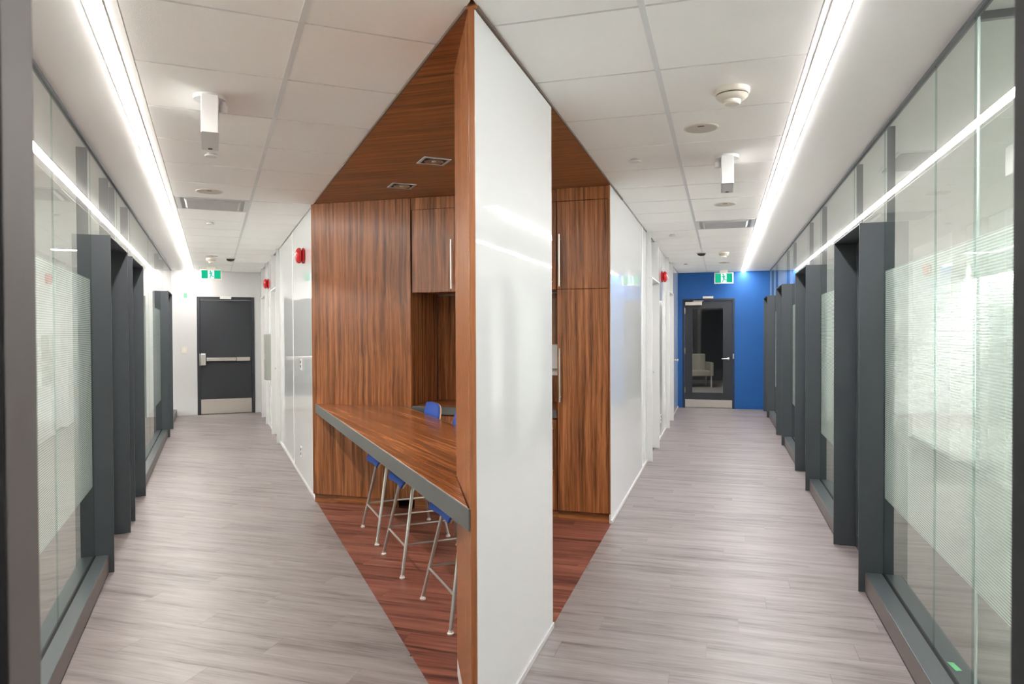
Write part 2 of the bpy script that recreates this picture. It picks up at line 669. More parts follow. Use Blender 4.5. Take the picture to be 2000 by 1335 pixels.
# ------------------------------------------------------------------ glass partitions with sill, head channel and film
def partition(side, tg, tout, spans, transoms, s_end, label):
    """tg glass plane; tout sill face towards the corridor; spans: pane joints lists for each sill run"""
    sg = 1 if tg > 0 else -1
    th = at('glass_partition', label, 'glass wall', 0, 0, side)
    lo, hi = sorted((tout, tg + (tg - tout)))
    for joints in spans:
        a, b = joints[0], joints[-1]
        mb = MB().box(lo, hi, a, b, 0.012, 0.120)
        mb.build('sill', 'charcoal_sill', th, bevel=0.002)
        f0, f1 = sorted((tout + sg * 0.012, tout + sg * 0.02))
        k0, k1 = sorted((tout - sg * 0.0006, tout + sg * 0.004))
        MB().box(k0, k1, a + 0.001, b - 0.001, 0.012, 0.112).build('sill_face', 'taupe_metal', th)
        g0, g1 = sorted((tout + sg * 0.006, tout + sg * 0.02))
        MB().box(g0, g1, a, b, 0.0, 0.012).build('sill_seal', 'charcoal', th)
        MB().box(tg - 0.010, tg + 0.010, a, b, 0.1195, 0.1212).build('glazing_bead', 'black_gap', th)
        for p, q in zip(joints[:-1], joints[1:]):
            pn = MB().box(tg - 0.004, tg + 0.004, p + 0.0015, q - 0.0015, 0.118, HC - 0.004).build('glass_pane', 'clear_glass', th)
            fx0, fx1 = sorted((tg + sg * 0.0044, tg + sg * 0.0049))
            fq = MB()
            fq.v = [(fx0, p + 0.004, 0.562), (fx0, q - 0.004, 0.562), (fx0, q - 0.004, 1.872), (fx0, p + 0.004, 1.872)]
            fq.f = [(0, 1, 2, 3)]
            fq.build('privacy_film', 'privacy_film', th)
            for e in (p + 0.0008, q - 0.0008):
                MB().box(tg - 0.0041, tg + 0.0041, e - 0.0007, e + 0.0007, 0.12, HC - 0.006).build('pane_edge', 'edge_glass', th)
    for p, q in transoms:
        MB().box(tg - 0.004, tg + 0.004, p + 0.0015, q - 0.0015, 2.157, HC - 0.004).build('glass_pane', 'clear_glass', th)
        for e in (p + 0.0008, q - 0.0008):
            MB().box(tg - 0.0041, tg + 0.0041, e - 0.0007, e + 0.0007, 2.157, HC - 0.006).build('pane_edge', 'edge_glass', th)
    a = min(j[0] for j in spans)
    MB().box(tg - 0.012, tg + 0.012, a, s_end, HC - 0.016, HC + 0.002).build('head_channel', 'charcoal', th)
    return th


PL = [(5.131, 6.112), (6.462, 7.433), (11.514, 12.470)]
PR = [(4.507, 5.476), (7.228, 8.248), (10.031, 11.022), (13.207, 14.250)]
partition('L', GL, -0.626,
          [[0.95, 2.45, 3.99, PL[0][0]], [PL[0][1], PL[1][0]], [PL[1][1], 9.45, PL[2][0]], [PL[2][1], END_L]],
          PL, END_L, 'full-height glass office front with fine-lined film beside the white end wall corridor')
partition('R', GR, 0.803,
          [[0.75, 2.05, 3.00, 3.50, PR[0][0]], [PR[0][1], PR[1][0]], [PR[1][1], PR[2][0]], [PR[2][1], PR[3][0]], [PR[3][1], END_R]],
          PR, END_R, 'full-height glass office front with fine-lined film leading to the blue end wall')

# glass divider standing square to the right glass front
gd = at('glass_divider', 'clear glass room divider meeting the right glass front at a right angle', 'glass wall', 3.0, GR + 0.012, 'R')
MB().box(0.0, 1.75, -0.006, 0.006, 0.09, HC - 0.004).build('glass_pane', 'clear_glass', gd)
MB().box(1.756, 3.60, -0.006, 0.006, 0.09, HC - 0.004).build('glass_pane', 'clear_glass', gd)
MB().box(0.0, 3.60, -0.012, 0.012, HC - 0.03, HC + 0.002).build('head_channel', 'charcoal', gd)
MB().box(0.12, 3.60, -0.03, 0.03, 0.0, 0.10).build('sill', 'charcoal_sill', gd, bevel=0.002)
fq = MB()
fq.v = [(0.004, 0.0068, 0.562), (1.75, 0.0068, 0.562), (1.75, 0.0068, 1.872), (0.004, 0.0068, 1.872)]
fq.f = [(0, 1, 2, 3)]
fq.build('privacy_film', 'privacy_film', gd)
MB().box(-0.003, 0.001, -0.009, 0.009, 0.12, HC - 0.006).build('pane_edge', 'polished_edge', gd)


# ------------------------------------------------------------------ charcoal door portals
def portal(side, s0, s1, tg, tout, label):
    sg = 1 if tg > 0 else -1
    th = at('door_portal', label, 'door frame', s0, tout, side, 0, 'charcoal steel door portals along the glass fronts')
    dep = 0.185 * sg
    x0, x1 = sorted((0.0, dep))
    w = s1 - s0
    ht = 2.155
    MB().box(x0, x1, 0.0, 0.010, 0.004, ht).build('jamb', 'charcoal', th, bevel=0.001, segs=1)
    MB().box(x0, x1, w - 0.010, w, 0.004, ht).build('jamb', 'charcoal', th, bevel=0.001, segs=1)
    MB().box(x0, x1, 0.010, w - 0.010, ht - 0.010, ht).build('head', 'charcoal', th, bevel=0.001, segs=1)
    # steel posts carrying on to the ceiling behind the glass
    g = (tg - tout) + sg * 0.012
    p0, p1 = sorted((g, dep))
    for y0, y1 in ((0.0, 0.010), (w - 0.010, w)):
        MB().box(p0, p1, y0, y1, ht, HC - 0.001).build('post', 'charcoal', th)
    # glazed leaf at the back of the portal
    l0, l1 = sorted((dep - sg * 0.045, dep - sg * 0.010))
    leaf = MB()
    leaf.box(l0, l1, 0.016, 0.066, 0.008, ht - 0.016)
    leaf.box(l0, l1, w - 0.066, w - 0.016, 0.008, ht - 0.016)
    leaf.box(l0, l1, 0.066, w - 0.066, 0.008, 0.10)
    leaf.box(l0, l1, 0.066, w - 0.066, ht - 0.09, ht - 0.016)
    lf = leaf.build('door_leaf', 'charcoal', th)
    gm = (l0 + l1) / 2
    MB().box(gm - 0.004, gm + 0.004, 0.066, w - 0.066, 0.10, ht - 0.09).build('glass_pane', 'clear_glass', lf)
    hx = l1 + 0.04 if sg > 0 else l0 - 0.04
    hx0 = l1 if sg > 0 else l0
    MB().tube([(hx0, w - 0.041, 1.02), (hx, w - 0.041, 1.02), (hx, w - 0.155, 1.02)], 0.009, 8).build('lever', 'bright_steel', lf, smooth=True)
    return th


pl_lab = ['nearest charcoal door portal on the left glass front, full brushed sill before it',
          'middle charcoal door portal on the left glass front, close behind the nearest one',
          'farthest charcoal door portal on the left glass front, by the white end wall']
pr_lab = ['nearest and widest looking charcoal door portal on the right glass front',
          'second charcoal door portal from the camera on the right glass front',
          'third charcoal door portal from the camera on the right glass front',
          'farthest charcoal door portal on the right glass front, touching the blue wall']
for (a, b), lb in zip(PL, pl_lab):
    portal('L', a, b, GL, -0.595, lb)
for (a, b), lb in zip(PR, pr_lab):
    portal('R', a, b, GR, 0.768, lb)

# ------------------------------------------------------------------ the opening in front of the camera
def cam_jamb(x_in, sgn, label, xw):
    th = thing('door_jamb', label, 'door frame', (x_in, Y_DOOR - 0.06, 0), 0)
    x0, x1 = sorted((0.0, sgn * 0.05))
    MB().box(x0, x1, 0.008, 0.06, 0, 2.30).build('jamb_plate', 'taupe_metal' if sgn < 0 else 'jamb_dark', th, bevel=0.002)
    MB().box(x0, x1, -0.03, 0.007, 0, 2.30).build('jamb_unlit_side', 'black_gap', th, bevel=0.002)  # coloured black to stand for the unlit camera side
    return th


cam_jamb(-0.674 * Y_DOOR, -1, 'blurred taupe door jamb, its unlit side coloured black, at the left edge of the view', 0)
cam_jamb(0.7095 * Y_DOOR, 1, 'blurred charcoal door jamb at the right edge of the view', 0)
hd = thing('door_header', 'charcoal steel header spanning the opening in front of the camera', 'door frame', (0, Y_DOOR - 0.06, 2.30))
MB().box(-0.589, 0.617, -0.03, 0.06, 0, 0.05).build('header_plate', 'charcoal', hd)
wf = MB()
wf.box(-1.12, -0.591, Y_DOOR - 0.10, Y_DOOR + 0.005, 0, HC)
wf.box(0.620, 1.19, Y_DOOR - 0.10, Y_DOOR + 0.005, 0, HC)
wf.box(-0.591, 0.620, Y_DOOR - 0.10, Y_DOOR + 0.005, 2.352, HC)
struct('wall_front', wf, 'drywall')

# ------------------------------------------------------------------ outer shells of the offices
mb = MB().box(-4.3, -4.2, 0.9, END_L, 0, HC)
mb.box(-4.3, GL - 0.10, 0.85, 0.9, 0, HC)
struct('wall_office_left', mb, 'office_paint', 'L')
mb = MB().box(4.6, 4.7, 0.9, END_R, 0, HC)
mb.box(GR + 0.10, 4.7, 0.85, 0.9, 0, HC)
mb.box(GR + 0.002, 4.7, END_R, END_R + 0.12, 0, HC + 0.05)
struct('wall_office_right', mb, 'office_paint', 'R')

# ------------------------------------------------------------------ end walls
# left: white, with the solid door
DL0, DL1 = -0.275, 0.735
mb = MB()
mb.box(-4.3, DL0 + 0.05, END_L, END_L + 0.12, 0, HC + 0.05)
mb.box(DL1 - 0.05, 1.4, END_L, END_L + 0.12, 0, HC + 0.05)
mb.box(DL0 + 0.05, DL1 - 0.05, END_L, END_L + 0.12, 2.15, HC + 0.05)
struct('wall_end_left', mb, 'white_paint', 'L')
mb = MB().box(-0.69, DL0 - 0.001, END_L - 0.010, END_L, 0, 0.095)
mb.box(DL1 + 0.001, TL, END_L - 0.010, END_L, 0, 0.095)
struct('baseboard_end_left', mb, 'white_paint', 'L', 0.002)

DR0, DR1 = -0.748, 0.244
mb = MB()
mb.box(TR - 0.3, DR0 + 0.045, END_R, END_R + 0.12, 0, HC + 0.05)
mb.box(DR1 - 0.045, GR, END_R, END_R + 0.12, 0, HC + 0.05)
mb.box(DR0 + 0.045, DR1 - 0.045, END_R, END_R + 0.12, 2.13, HC + 0.05)
struct('wall_end_right', mb, 'blue_paint', 'R')
mb = MB().box(DR1 + 0.001, 0.86, END_R - 0.010, END_R, 0, 0.09)
mb.box(TR + 0.002, DR0 - 0.001, END_R - 0.010, END_R, 0, 0.09)
struct('baseboard_end_right', mb, 'blue_paint', 'R', 0.002)

# left door
d = at('door_1', None, None, END_L, (DL0 + DL1) / 2, 'L')
d['kind'] = 'structure'
hw = (DL1 - DL0) / 2
fr = MB()
fr.box(-hw, -hw + 0.052, -0.02, 0.10, 0, 2.215)
fr.box(hw - 0.052, hw, -0.02, 0.10, 0, 2.215)
fr.box(-hw + 0.052, hw - 0.052, -0.02, 0.10, 2.16, 2.215)
fr.build('door_frame', 'door_paint', d, bevel=0.004)
lf = MB().box(-hw + 0.055, hw - 0.055, 0.012, 0.055, 0.008, 2.157).build('door_leaf', 'door_paint', d, bevel=0.002)
MB().box(-hw + 0.060, hw - 0.058, 0.0095, 0.0125, 0.012, 0.285).build('kick_plate', 'steel', lf)
pb = MB().box(-hw + 0.16, hw - 0.33, -0.048, -0.012, 1.004, 1.068).build('push_bar', 'bright_steel', lf, bevel=0.006)
MB().box(hw - 0.326, hw - 0.085, -0.040, 0.012, 1.000, 1.072).build('bar_housing', 'steel', lf, bevel=0.004)
MB().box(-hw + 0.16, hw - 0.085, -0.014, 0.012, 1.010, 1.062).build('bar_rail', 'dark_slot', lf)
MB().box(-hw + 0.064, -hw + 0.150, -0.062, 0.012, 0.925, 1.150).build('latch_case', 'bright_steel', lf, bevel=0.012, segs=3)
MB().box(-hw + 0.040, -hw + 0.058, -0.045, -0.019, 0.925, 1.150).build('strike_plate', 'steel', d, bevel=0.003)
cs = at('door_contact', 'small white contact box on the head of the solid charcoal door', 'sensor', END_L - 0.022, 0.225, 'L', 2.172)
MB().box(-0.10, 0.10, -0.045, 0.0, 0.0, 0.055).build('case', 'white_metal', cs, bevel=0.004)
MB().box(-0.03, 0.03, -0.0465, -0.044, 0.018, 0.036).build('lens', 'cream_plastic', cs)

# right door with a vision panel
d = at('door_2', None, None, END_R, (DR0 + DR1) / 2, 'R')
d['kind'] = 'structure'
hw = (DR1 - DR0) / 2
fr = MB()
fr.box(-hw, -hw + 0.038, -0.02, 0.10, 0, 2.175)
fr.box(hw - 0.038, hw, -0.02, 0.10, 0, 2.175)
fr.box(-hw + 0.038, hw - 0.038, -0.02, 0.10, 2.138, 2.175)
fr.build('door_frame', 'door_paint', d, bevel=0.004)
a0, a1 = -hw + 0.042, hw - 0.042
g0, g1, z0, z1 = -0.562 + 0.252, 0.026 + 0.252, 0.305, 1.985
lf = MB()
lf.box(a0, g0, 0.012, 0.055, 0.008, 2.135)
lf.box(g1, a1, 0.012, 0.055, 0.008, 2.135)
lf.box(g0, g1, 0.012, 0.055, 0.008, z0)
lf.box(g0, g1, 0.012, 0.055, z1, 2.135)
lf = lf.build('door_leaf', 'door_paint', d)
MB().box(g0 + 0.001, g1 - 0.001, 0.030, 0.038, z0 + 0.001, z1 - 0.001).build('vision_panel', 'clear_glass', lf)
bd = MB()
bd.box(g0 - 0.014, g0, 0.006, 0.013, z0 - 0.014, z1 + 0.014)
bd.box(g1, g1 + 0.014, 0.006, 0.013, z0 - 0.014, z1 + 0.014)
bd.box(g0, g1, 0.006, 0.013, z0 - 0.014, z0)
bd.box(g0, g1, 0.006, 0.013, z1, z1 + 0.014)
bd.build('glazing_bead', 'door_paint', lf)
MB().box(a0 + 0.004, a1 - 0.004, 0.0095, 0.0125, 0.012, 0.165).build('kick_plate', 'steel', lf)
lx = 0.130 + 0.252
MB().lathe([(0.027, 0.012), (0.027, 0.0), (0.024, -0.006), (0.012, -0.008)], 'y', (lx, 0, 0.985)).build('lever_rose', 'bright_steel', lf, smooth=True)
MB().tube([(lx, 0.004, 0.985), (lx, -0.045, 0.985), (lx - 0.03, -0.052, 0.985), (lx - 0.13, -0.050, 0.983)], 0.010, 10).build('lever', 'bright_steel', lf, smooth=True)
MB().box(hw - 0.034, hw - 0.010, -0.026, -0.019, 0.985, 1.085).build('strike_plate', 'bright_steel', d)
for hz in (0.30, 1.08, 1.88):
    MB().tube([(-hw + 0.040, -0.004, hz), (-hw + 0.040, -0.004, hz + 0.115)], 0.008, 8).build('hinge', 'steel', d)
MB().box(a0 + 0.01, a0 + 0.33, -0.05, 0.012, 2.045, 2.120).build('door_closer', 'steel', lf, bevel=0.006)
MB().box(a0 + 0.16, a0 + 0.36, -0.072, -0.05, 2.122, 2.136).build('closer_arm', 'bright_steel', lf)
cs = at('door_contact', 'small cream contact box above the glazed door on the blue wall', 'sensor', END_R - 0.004, -0.258, 'R', 2.178)
MB().box(-0.10, 0.10, -0.045, 0.0, 0.0, 0.045).build('case', 'cream_plastic', cs, bevel=0.004)
MB().box(-0.03, 0.03, -0.0465, -0.044, 0.012, 0.030).build('lens', 'white_metal', cs)

# the lounge seen through the vision panel
mb = MB().box(-2.6, -2.5, END_R + 0.12, 23.0, 0, HC)
mb.box(2.5, 2.6, END_R + 0.12, 23.0, 0, HC)
mb.box(-2.6, 2.6, 22.9, 23.0, 0, HC)
struct('wall_lounge', mb, 'lounge_wall', 'R')
struct('ceiling', MB().box(-2.6, 2.6, END_R + 0.12, 23.0, HC, HC + 0.05), 'drywall', 'R')
ll = at('ceiling_light', 'small square ceiling lamp in the dark lounge behind the glazed door', 'ceiling light', 18.3, -0.9, 'R', HC - 0.02)
MB().box(-0.32, 0.32, -0.32, 0.32, 0.0, 0.018).build('frame', 'white_metal', ll)
MB().box(-0.29, 0.29, -0.29, 0.29, -0.006, 0.0).build('diffuser', 'lounge_emit', ll)
ac = at('armchair', 'beige upholstered armchair seen through the glazed door on the blue wall', 'armchair', 20.1, -0.66, 'R')
ac.rotation_euler.z = -A_R + R_(16)
MB().box(-0.30, 0.30, -0.30, 0.26, 0.30, 0.46).build('seat', 'armchair_fabric', ac, bevel=0.03, segs=3)
MB().box(-0.30, 0.30, 0.20, 0.34, 0.30, 0.90).build('backrest', 'armchair_fabric', ac, bevel=0.03, segs=3)
for sx in (-1, 1):
    MB().box(sx * 0.34 - 0.045, sx * 0.34 + 0.045, -0.32, 0.32, 0.30, 0.68).build('armrest', 'armchair_fabric', ac, bevel=0.02, segs=3)
    for sy in (-0.28, 0.28):
        MB().tube([(sx * 0.33, sy, 0.0), (sx * 0.33, sy, 0.31)], 0.02, 8).build('leg', 'white_metal', ac)

# ------------------------------------------------------------------ the centre block behind the pantry: white glass panels
def block_wall(side, t, s0, s1, portals, joints, name, bname, core_from=0.0):
    sg = 1 if t > 0 else -1
    core = MB()
    segs = []
    cur = s0
    for a, b in portals:
        segs.append((cur, a))
        cur = b
    segs.append((cur, s1))
    for a, b in segs:
        x0, x1 = sorted((t + sg * 0.016, t + sg * 0.14))
        core.box(x0, x1, max(a, core_from), b, 0, HC + 0.04)
    for a, b in portals:
        x0, x1 = sorted((t + sg * 0.10, t + sg * 0.14))
        core.box(x0, x1, a, b, 2.16, HC + 0.04)
    w = struct(name, core, 'white_paint', side)
    bb = MB()
    for a, b in segs:
        js = [a] + [j for j in joints if a < j < b] + [b]
        for p, q in zip(js[:-1], js[1:]):
            rec = 0.018 if p in joints else 0.0
            x0, x1 = sorted((t + sg * rec, t + sg * 0.0155 if rec == 0 else t + sg * (rec + 0.0155)))
            if rec:
                x0, x1 = sorted((t + sg * 0.006, t + sg * 0.0158))
            MB().box(x0, x1, p + (0.024 if p in joints else 0.004), q - (0.024 if q in joints else 0.004), 0.028, HC - 0.010).build('glass_panel', 'back_painted_glass', w, bevel=0.001, segs=1)
        x0, x1 = sorted((t - sg * 0.010, t + sg * 0.0158))
        bb.box(x0, x1, a + 0.002, b - 0.002, 0, 0.026)
        x0, x1 = sorted((t - sg * 0.002, t + sg * 0.0158))
        MB().box(x0, x1, a + 0.004, b - 0.004, HC - 0.009, HC - 0.003).build('head_trim', 'vent_grey', w)
    for j in joints:
        x0, x1 = sorted((t - sg * 0.003, t + sg * 0.0158))
        MB().box(x0, x1, j - 0.022, j + 0.022, 0.028, HC - 0.010).build('joint_strip', 'white_metal', w, bevel=0.001, segs=1)
    struct(bname, bb, 'white_paint', side, 0.002)
    return w


WPL = [(10.285, 11.190), (12.487, 13.540)]
WPR = [(8.386, 9.390), (11.361, 12.363)]
block_wall('L', TL + 0.005, 6.60, END_L, WPL, [8.45], 'wall_inner_left', 'baseboard_inner_left', 6.75)
block_wall('R', TR - 0.005, S_BACK + 0.0, END_R, WPR, [7.90], 'wall_inner_right', 'baseboard_inner_right', S_BACK + 0.63)


def white_portal(side, s0, s1, t, tout, label):
    sg = 1 if t > 0 else -1
    th = at('door_portal', label, 'door frame', s0, tout, side, 0, 'white door portals in the centre block')
    dep = sg * (abs(t - tout) + 0.095)
    x0, x1 = sorted((0.0, dep))
    w = s1 - s0
    MB().box(x0, x1, 0, 0.012, 0, 2.17).build('jamb', 'white_metal', th, bevel=0.002)
    MB().box(x0, x1, w - 0.012, w, 0, 2.17).build('jamb', 'white_metal', th, bevel=0.002)
    MB().box(x0, x1, 0.012, w - 0.012, 2.155, 2.17).build('head', 'white_metal', th, bevel=0.002)
    # the side cheeks that carry on to the ceiling, set back
    c0, c1 = sorted((sg * 0.012, dep))
    for y0, y1 in ((0.001, 0.011), (w - 0.011, w - 0.001)):
        MB().box(c0, c1, y0, y1, 2.17, HC - 0.004).build('cheek', 'white_metal', th)
    l0, l1 = sorted((dep - sg * 0.045, dep - sg * 0.005))
    lf = MB().box(l0, l1, 0.014, w - 0.014, 0.006, 2.152).build('door_leaf', 'white_paint', th)
    hx0 = l0 if sg > 0 else l1
    hx = hx0 - sg * 0.045
    MB().tube([(hx0, w - 0.075, 1.0), (hx, w - 0.075, 1.0), (hx, w - 0.19, 1.0)], 0.009, 8).build('lever', 'bright_steel', lf, smooth=True)
    return th


white_portal('L', WPL[0][0], WPL[0][1], TL, 0.802, 'white door portal nearer the wood-clad bar in the left corridor')
white_portal('L', WPL[1][0], WPL[1][1], TL, 0.802, 'white door portal nearer the solid charcoal door in the left corridor')
white_portal('R', WPR[0][0], WPR[0][1], TR, -0.778, 'white door portal nearer the tall wooden cabinet in the right corridor')
white_portal('R', WPR[1][0], WPR[1][1], TR, -0.786, 'white door portal nearer the blue end wall in the right corridor')

# flush white door with a round knob next to the blue wall
fd = at('flush_door', 'flush glossy white door with round knob next to the blue end wall', 'door', 13.0, TR - 0.005, 'R')
MB().box(0.0, 0.005, 0.0, 0.92, 0.03, 2.15).build('door_leaf', 'back_painted_glass', fd)
MB().lathe([(0.026, 0.005), (0.026, 0.010), (0.010, 0.014), (0.010, 0.035), (0.024, 0.042), (0.026, 0.055), (0.016, 0.065), (0.002, 0.067)], 'x',
           (0, 0.70, 0.985), 18).build('knob', 'bright_steel', fd, smooth=True)

# ------------------------------------------------------------------ the white and wood fin (nose of the centre block)
n0 = Vector((-0.152, 2.534))
n1 = Vector((-0.130, 2.531))
far_l = Vector((-0.250, 3.128))
far_r = Vector(W(3.54, TR, 'R')[:2])
fin = thing('partition_fin', 'tall wedge-shaped partition, wood on its edge and glossy white on its right face', 'partition',
            (n0.x, n0.y, 0))
o2 = n0


def rel(p):
    return (p.x - o2.x, p.y - o2.y)


def offs(a, b, dist):
    """shift the segment a-b to its left by dist"""
    d_ = (b - a).normalized()
    nrm = Vector((-d_.y, d_.x))
    return a + nrm * dist, b + nrm * dist


ZF = HC - 0.012
core = [rel(n0 + Vector((0.004, 0.012))), rel(n1 + Vector((0.002, 0.012))), rel(far_r + Vector((-0.012, -0.01))), rel(far_l + Vector((0.008, -0.02)))]
MB().prism(core, 0.0, ZF - 0.002).build('core', 'white_paint', fin)
# wood cheek on the left
a, b = far_l, n0
ia, ib = offs(a, b, 0.007)
MB().prism([rel(a), rel(b), rel(ib), rel(ia)], 0.075, ZF).build('wood_cheek', 'veneer_fin', fin, bevel=0.0006, segs=1)
MB().prism([rel(a), rel(b), rel(ib), rel(ia)], 0.0, 0.073).build('base_strip', 'white_paint', fin)
# wooden nose edge
MB().prism([rel(n0 + Vector((0.0003, -0.001))), rel(n1 + Vector((0, -0.001))), rel(n1 + Vector((0.002, 0.014))), rel(n0 + Vector((0.002, 0.016)))], 0.0, ZF + 0.004).build('nose_edge', 'veneer_fin', fin, bevel=0.0008, segs=1)
# glossy white panel
a, b = n1 + Vector((0.0015, 0.001)), far_r
ia, ib = offs(a, b, 0.010)
MB().prism([rel(a), rel(b), rel(ib), rel(ia)], 0.030, ZF - 0.006).build('white_panel', 'fin_glass', fin, bevel=0.001, segs=1)
oa, ob = offs(a, b, -0.008)
MB().prism([rel(oa), rel(ob), rel(ib), rel(ia)], 0.0, 0.028).build('base_strip', 'white_paint', fin, bevel=0.002)

# ------------------------------------------------------------------ wooden soffit over the pantry, with two downlights
pA = Vector(W(2.40, TL, 'L')[:2])
pB = Vector(W(6.62, TL, 'L')[:2])
pC = Vector(W(6.25, -3.55, 'R')[:2])
pD = Vector(W(6.25, TR, 'R')[:2])
pE = Vector(W(2.40, TR, 'R')[:2])
inv = Matrix.Rotation(A_R, 2)
polyw = [pA, pE, pD, pC, pB]
sof = MB().prism([tuple(inv @ p) for p in polyw], HC - 0.012, HC + 0.06).build('ceiling_soffit', 'veneer_soffit')
sof.rotation_euler = (0, 0, -A_R)
sof['kind'] = 'structure'
sof.name = 'ceiling'
tr = MB()
for p, q in ((pA, pB), (pE, pD)):
    d_ = (q - p).normalized()
    nr = Vector((-d_.y, d_.x)) * 0.004
    tr.prism([tuple(p - nr), tuple(q - nr), tuple(q + nr), tuple(p + nr)], HC - 0.014, HC - 0.001)
tro = tr.build('trim_1', 'trim_brown')
tro['kind'] = 'structure'


def downlight(s, t, label):
    th = at('recessed_downlight', label, 'downlight', s, t, 'L', HC - 0.012, 'downlights in the wooden soffit')
    r = 0.095
    fr_ = MB()
    fr_.box(-r, -r + 0.018, -r, r, -0.006, 0.0)
    fr_.box(r - 0.018, r, -r, r, -0.006, 0.0)
    fr_.box(-r + 0.018, r - 0.018, -r, -r + 0.018, -0.006, 0.0)
    fr_.box(-r + 0.018, r - 0.018, r - 0.018, r, -0.006, 0.0)
    fr_.build('frame', 'vent_grey', th)
    MB().box(-r + 0.018, r - 0.018, -r + 0.018, r - 0.018, -0.0022, -0.0008).build('recess', 'black_gap', th)
    MB().lathe([(0.064, -0.0022), (0.066, -0.007), (0.058, -0.008), (0.035, -0.0045), (0.012, -0.0035)], 'z', (0, 0, 0)).build('reflector', 'steel', th, smooth=True)
    MB().lathe([(0.014, -0.003), (0.014, -0.009), (0.008, -0.011)], 'z', (0, 0, 0), 14).build('lamp', 'cream_plastic', th, smooth=True)


downlight(4.605, 1.386, 'square recessed downlight in the wooden soffit, nearer the camera')
downlight(5.475, 1.383, 'square recessed downlight in the wooden soffit, nearer the wooden wall')


# ------------------------------------------------------------------ pantry joinery (local x across, y back from the front face)
def joinery(name, label, cat, t0, z0=0.0, group=None):
    return at(name, label, cat, S_BACK, t0, 'R', z0, group)


def bar_handle(parent, x, z0, z1, y=-0.0):
    mb_ = MB().tube([(x, y - 0.032, z0), (x, y - 0.032, z1)], 0.0065, 10)
    mb_.tube([(x, y, z0 + 0.04), (x, y - 0.032, z0 + 0.04)], 0.005, 8)
    mb_.tube([(x, y, z1 - 0.04), (x, y - 0.032, z1 - 0.04)], 0.005, 8)
    return mb_.build('handle', 'steel', parent, smooth=True)


SOF = HC - 0.014
struct('wall_pantry', MB().box(-3.75, TR - 0.02, 6.22, 6.30, 0, HC), 'drywall', 'R')

# full-height wooden wall panel on the left
wp = joinery('wall_panel', 'full-height vertical-grain wood panel behind the bar counter', 'wood panel', -3.545)
MB().box(0.0, 0.973, 0.0, 0.60, 0.075, SOF).build('panel', 'veneer_vertical', wp, bevel=0.0015, segs=1)
MB().box(0.012, 0.83, 0.012, 0.04, 0.0, 0.074).build('toe_kick', 'veneer_soffit', wp)

# tall cabinet on the right
tc_ = joinery('tall_cabinet', 'tall wooden cabinet with two stacked doors beside the white wall panels', 'cabinet', -1.280)
MB().box(0.0, 0.432, 0.021, 0.62, 0.075, SOF).build('body', 'veneer_vertical', tc_)
MB().box(0.0, 0.432, 0.0, 0.02, 2.585, SOF).build('filler', 'veneer_vertical', tc_)
MB().box(0.420, 0.432, 0.0, 0.02, 0.075, 2.583).build('side_stile', 'veneer_vertical', tc_)
dr = MB().box(0.003, 0.417, 0.0, 0.0195, 1.876, 2.580).build('door', 'veneer_vertical', tc_, bevel=0.0012, segs=1)
bar_handle(dr, 0.028, 1.895, 2.315)
dr = MB().box(0.003, 0.417, 0.0, 0.0195, 0.078, 1.872).build('door', 'veneer_vertical', tc_, bevel=0.0012, segs=1)
bar_handle(dr, 0.028, 0.962, 1.398)
MB().box(0.0, 0.425, 0.030, 0.06, 0.0, 0.075).build('toe_kick', 'veneer_soffit', tc_)

# wall cabinets over the niche
for i, (x0, x1, lab) in enumerate(((-2.566, -2.150, 'wooden wall cabinet next to the full-height wood panel'),
                                   (-2.148, -1.716, 'middle wooden wall cabinet above the pantry niche'),
                                   (-1.714, -1.284, 'wooden wall cabinet next to the tall cabinet'))):
    wc = joinery('wall_cabinet', lab, 'cabinet', x0, 1.872, 'wall cabinets over the pantry niche')
    w_ = x1 - x0
    MB().box(0.0, w_, 0.021, 0.36, 0.0, SOF - 1.872).build('body', 'veneer_vertical', wc)
    MB().box(0.0, w_, 0.004, 0.02, 0.712, SOF - 1.872).build('filler', 'veneer_vertical', wc)
    dr = MB().box(0.010 if i == 0 else 0.002, w_ - 0.002, 0.0, 0.0195, 0.002, 0.708).build('door', 'veneer_vertical', wc, bevel=0.0012, segs=1)
    bar_handle(dr, w_ - 0.036, 0.025, 0.44)
# niche lining and worktop
nb = joinery('splashback', 'dark shaded wood splashback at the back of the pantry niche', 'wood panel', -2.566, 0.895)
MB().box(0.0, 1.282, 0.600, 0.620, 0.0, 0.975).build('panel', 'veneer_vertical', nb)
wt = joinery('worktop', 'pantry worktop with dark grey front edge under the niche', 'worktop', -2.566, 0.828)
MB().box(0.0, 1.282, 0.004, 0.620, 0.0, 0.066).build('slab', 'veneer_soffit', wt)
MB().box(0.0, 1.282, -0.004, 0.0035, 0.0, 0.067).build('edge_band', 'counter_edge', wt, bevel=0.001, segs=1)
for i, (x0, x1, lab) in enumerate(((-2.566, -2.150, 'low wooden cabinet under the worktop beside the wood panel'),
                                   (-2.148, -1.716, 'middle low wooden cabinet under the pantry worktop'),
                                   (-1.714, -1.284, 'low wooden cabinet under the worktop beside the tall cabinet'))):
    bc = joinery('base_cabinet', lab, 'cabinet', x0, 0.0, 'low cabinets under the pantry worktop')
    w_ = x1 - x0
    MB().box(0.0, w_, 0.026, 0.60, 0.075, 0.826).build('body', 'veneer_vertical', bc)
    dr = MB().box(0.002, w_ - 0.002, 0.006, 0.0255, 0.078, 0.815).build('door', 'veneer_vertical', bc, bevel=0.0012, segs=1)
    bar_handle(dr, w_ - 0.036, 0.36, 0.78, 0.006)
    MB().box(0.0, w_, 0.045, 0.065, 0.0, 0.075).build('toe_kick', 'veneer_soffit', bc)
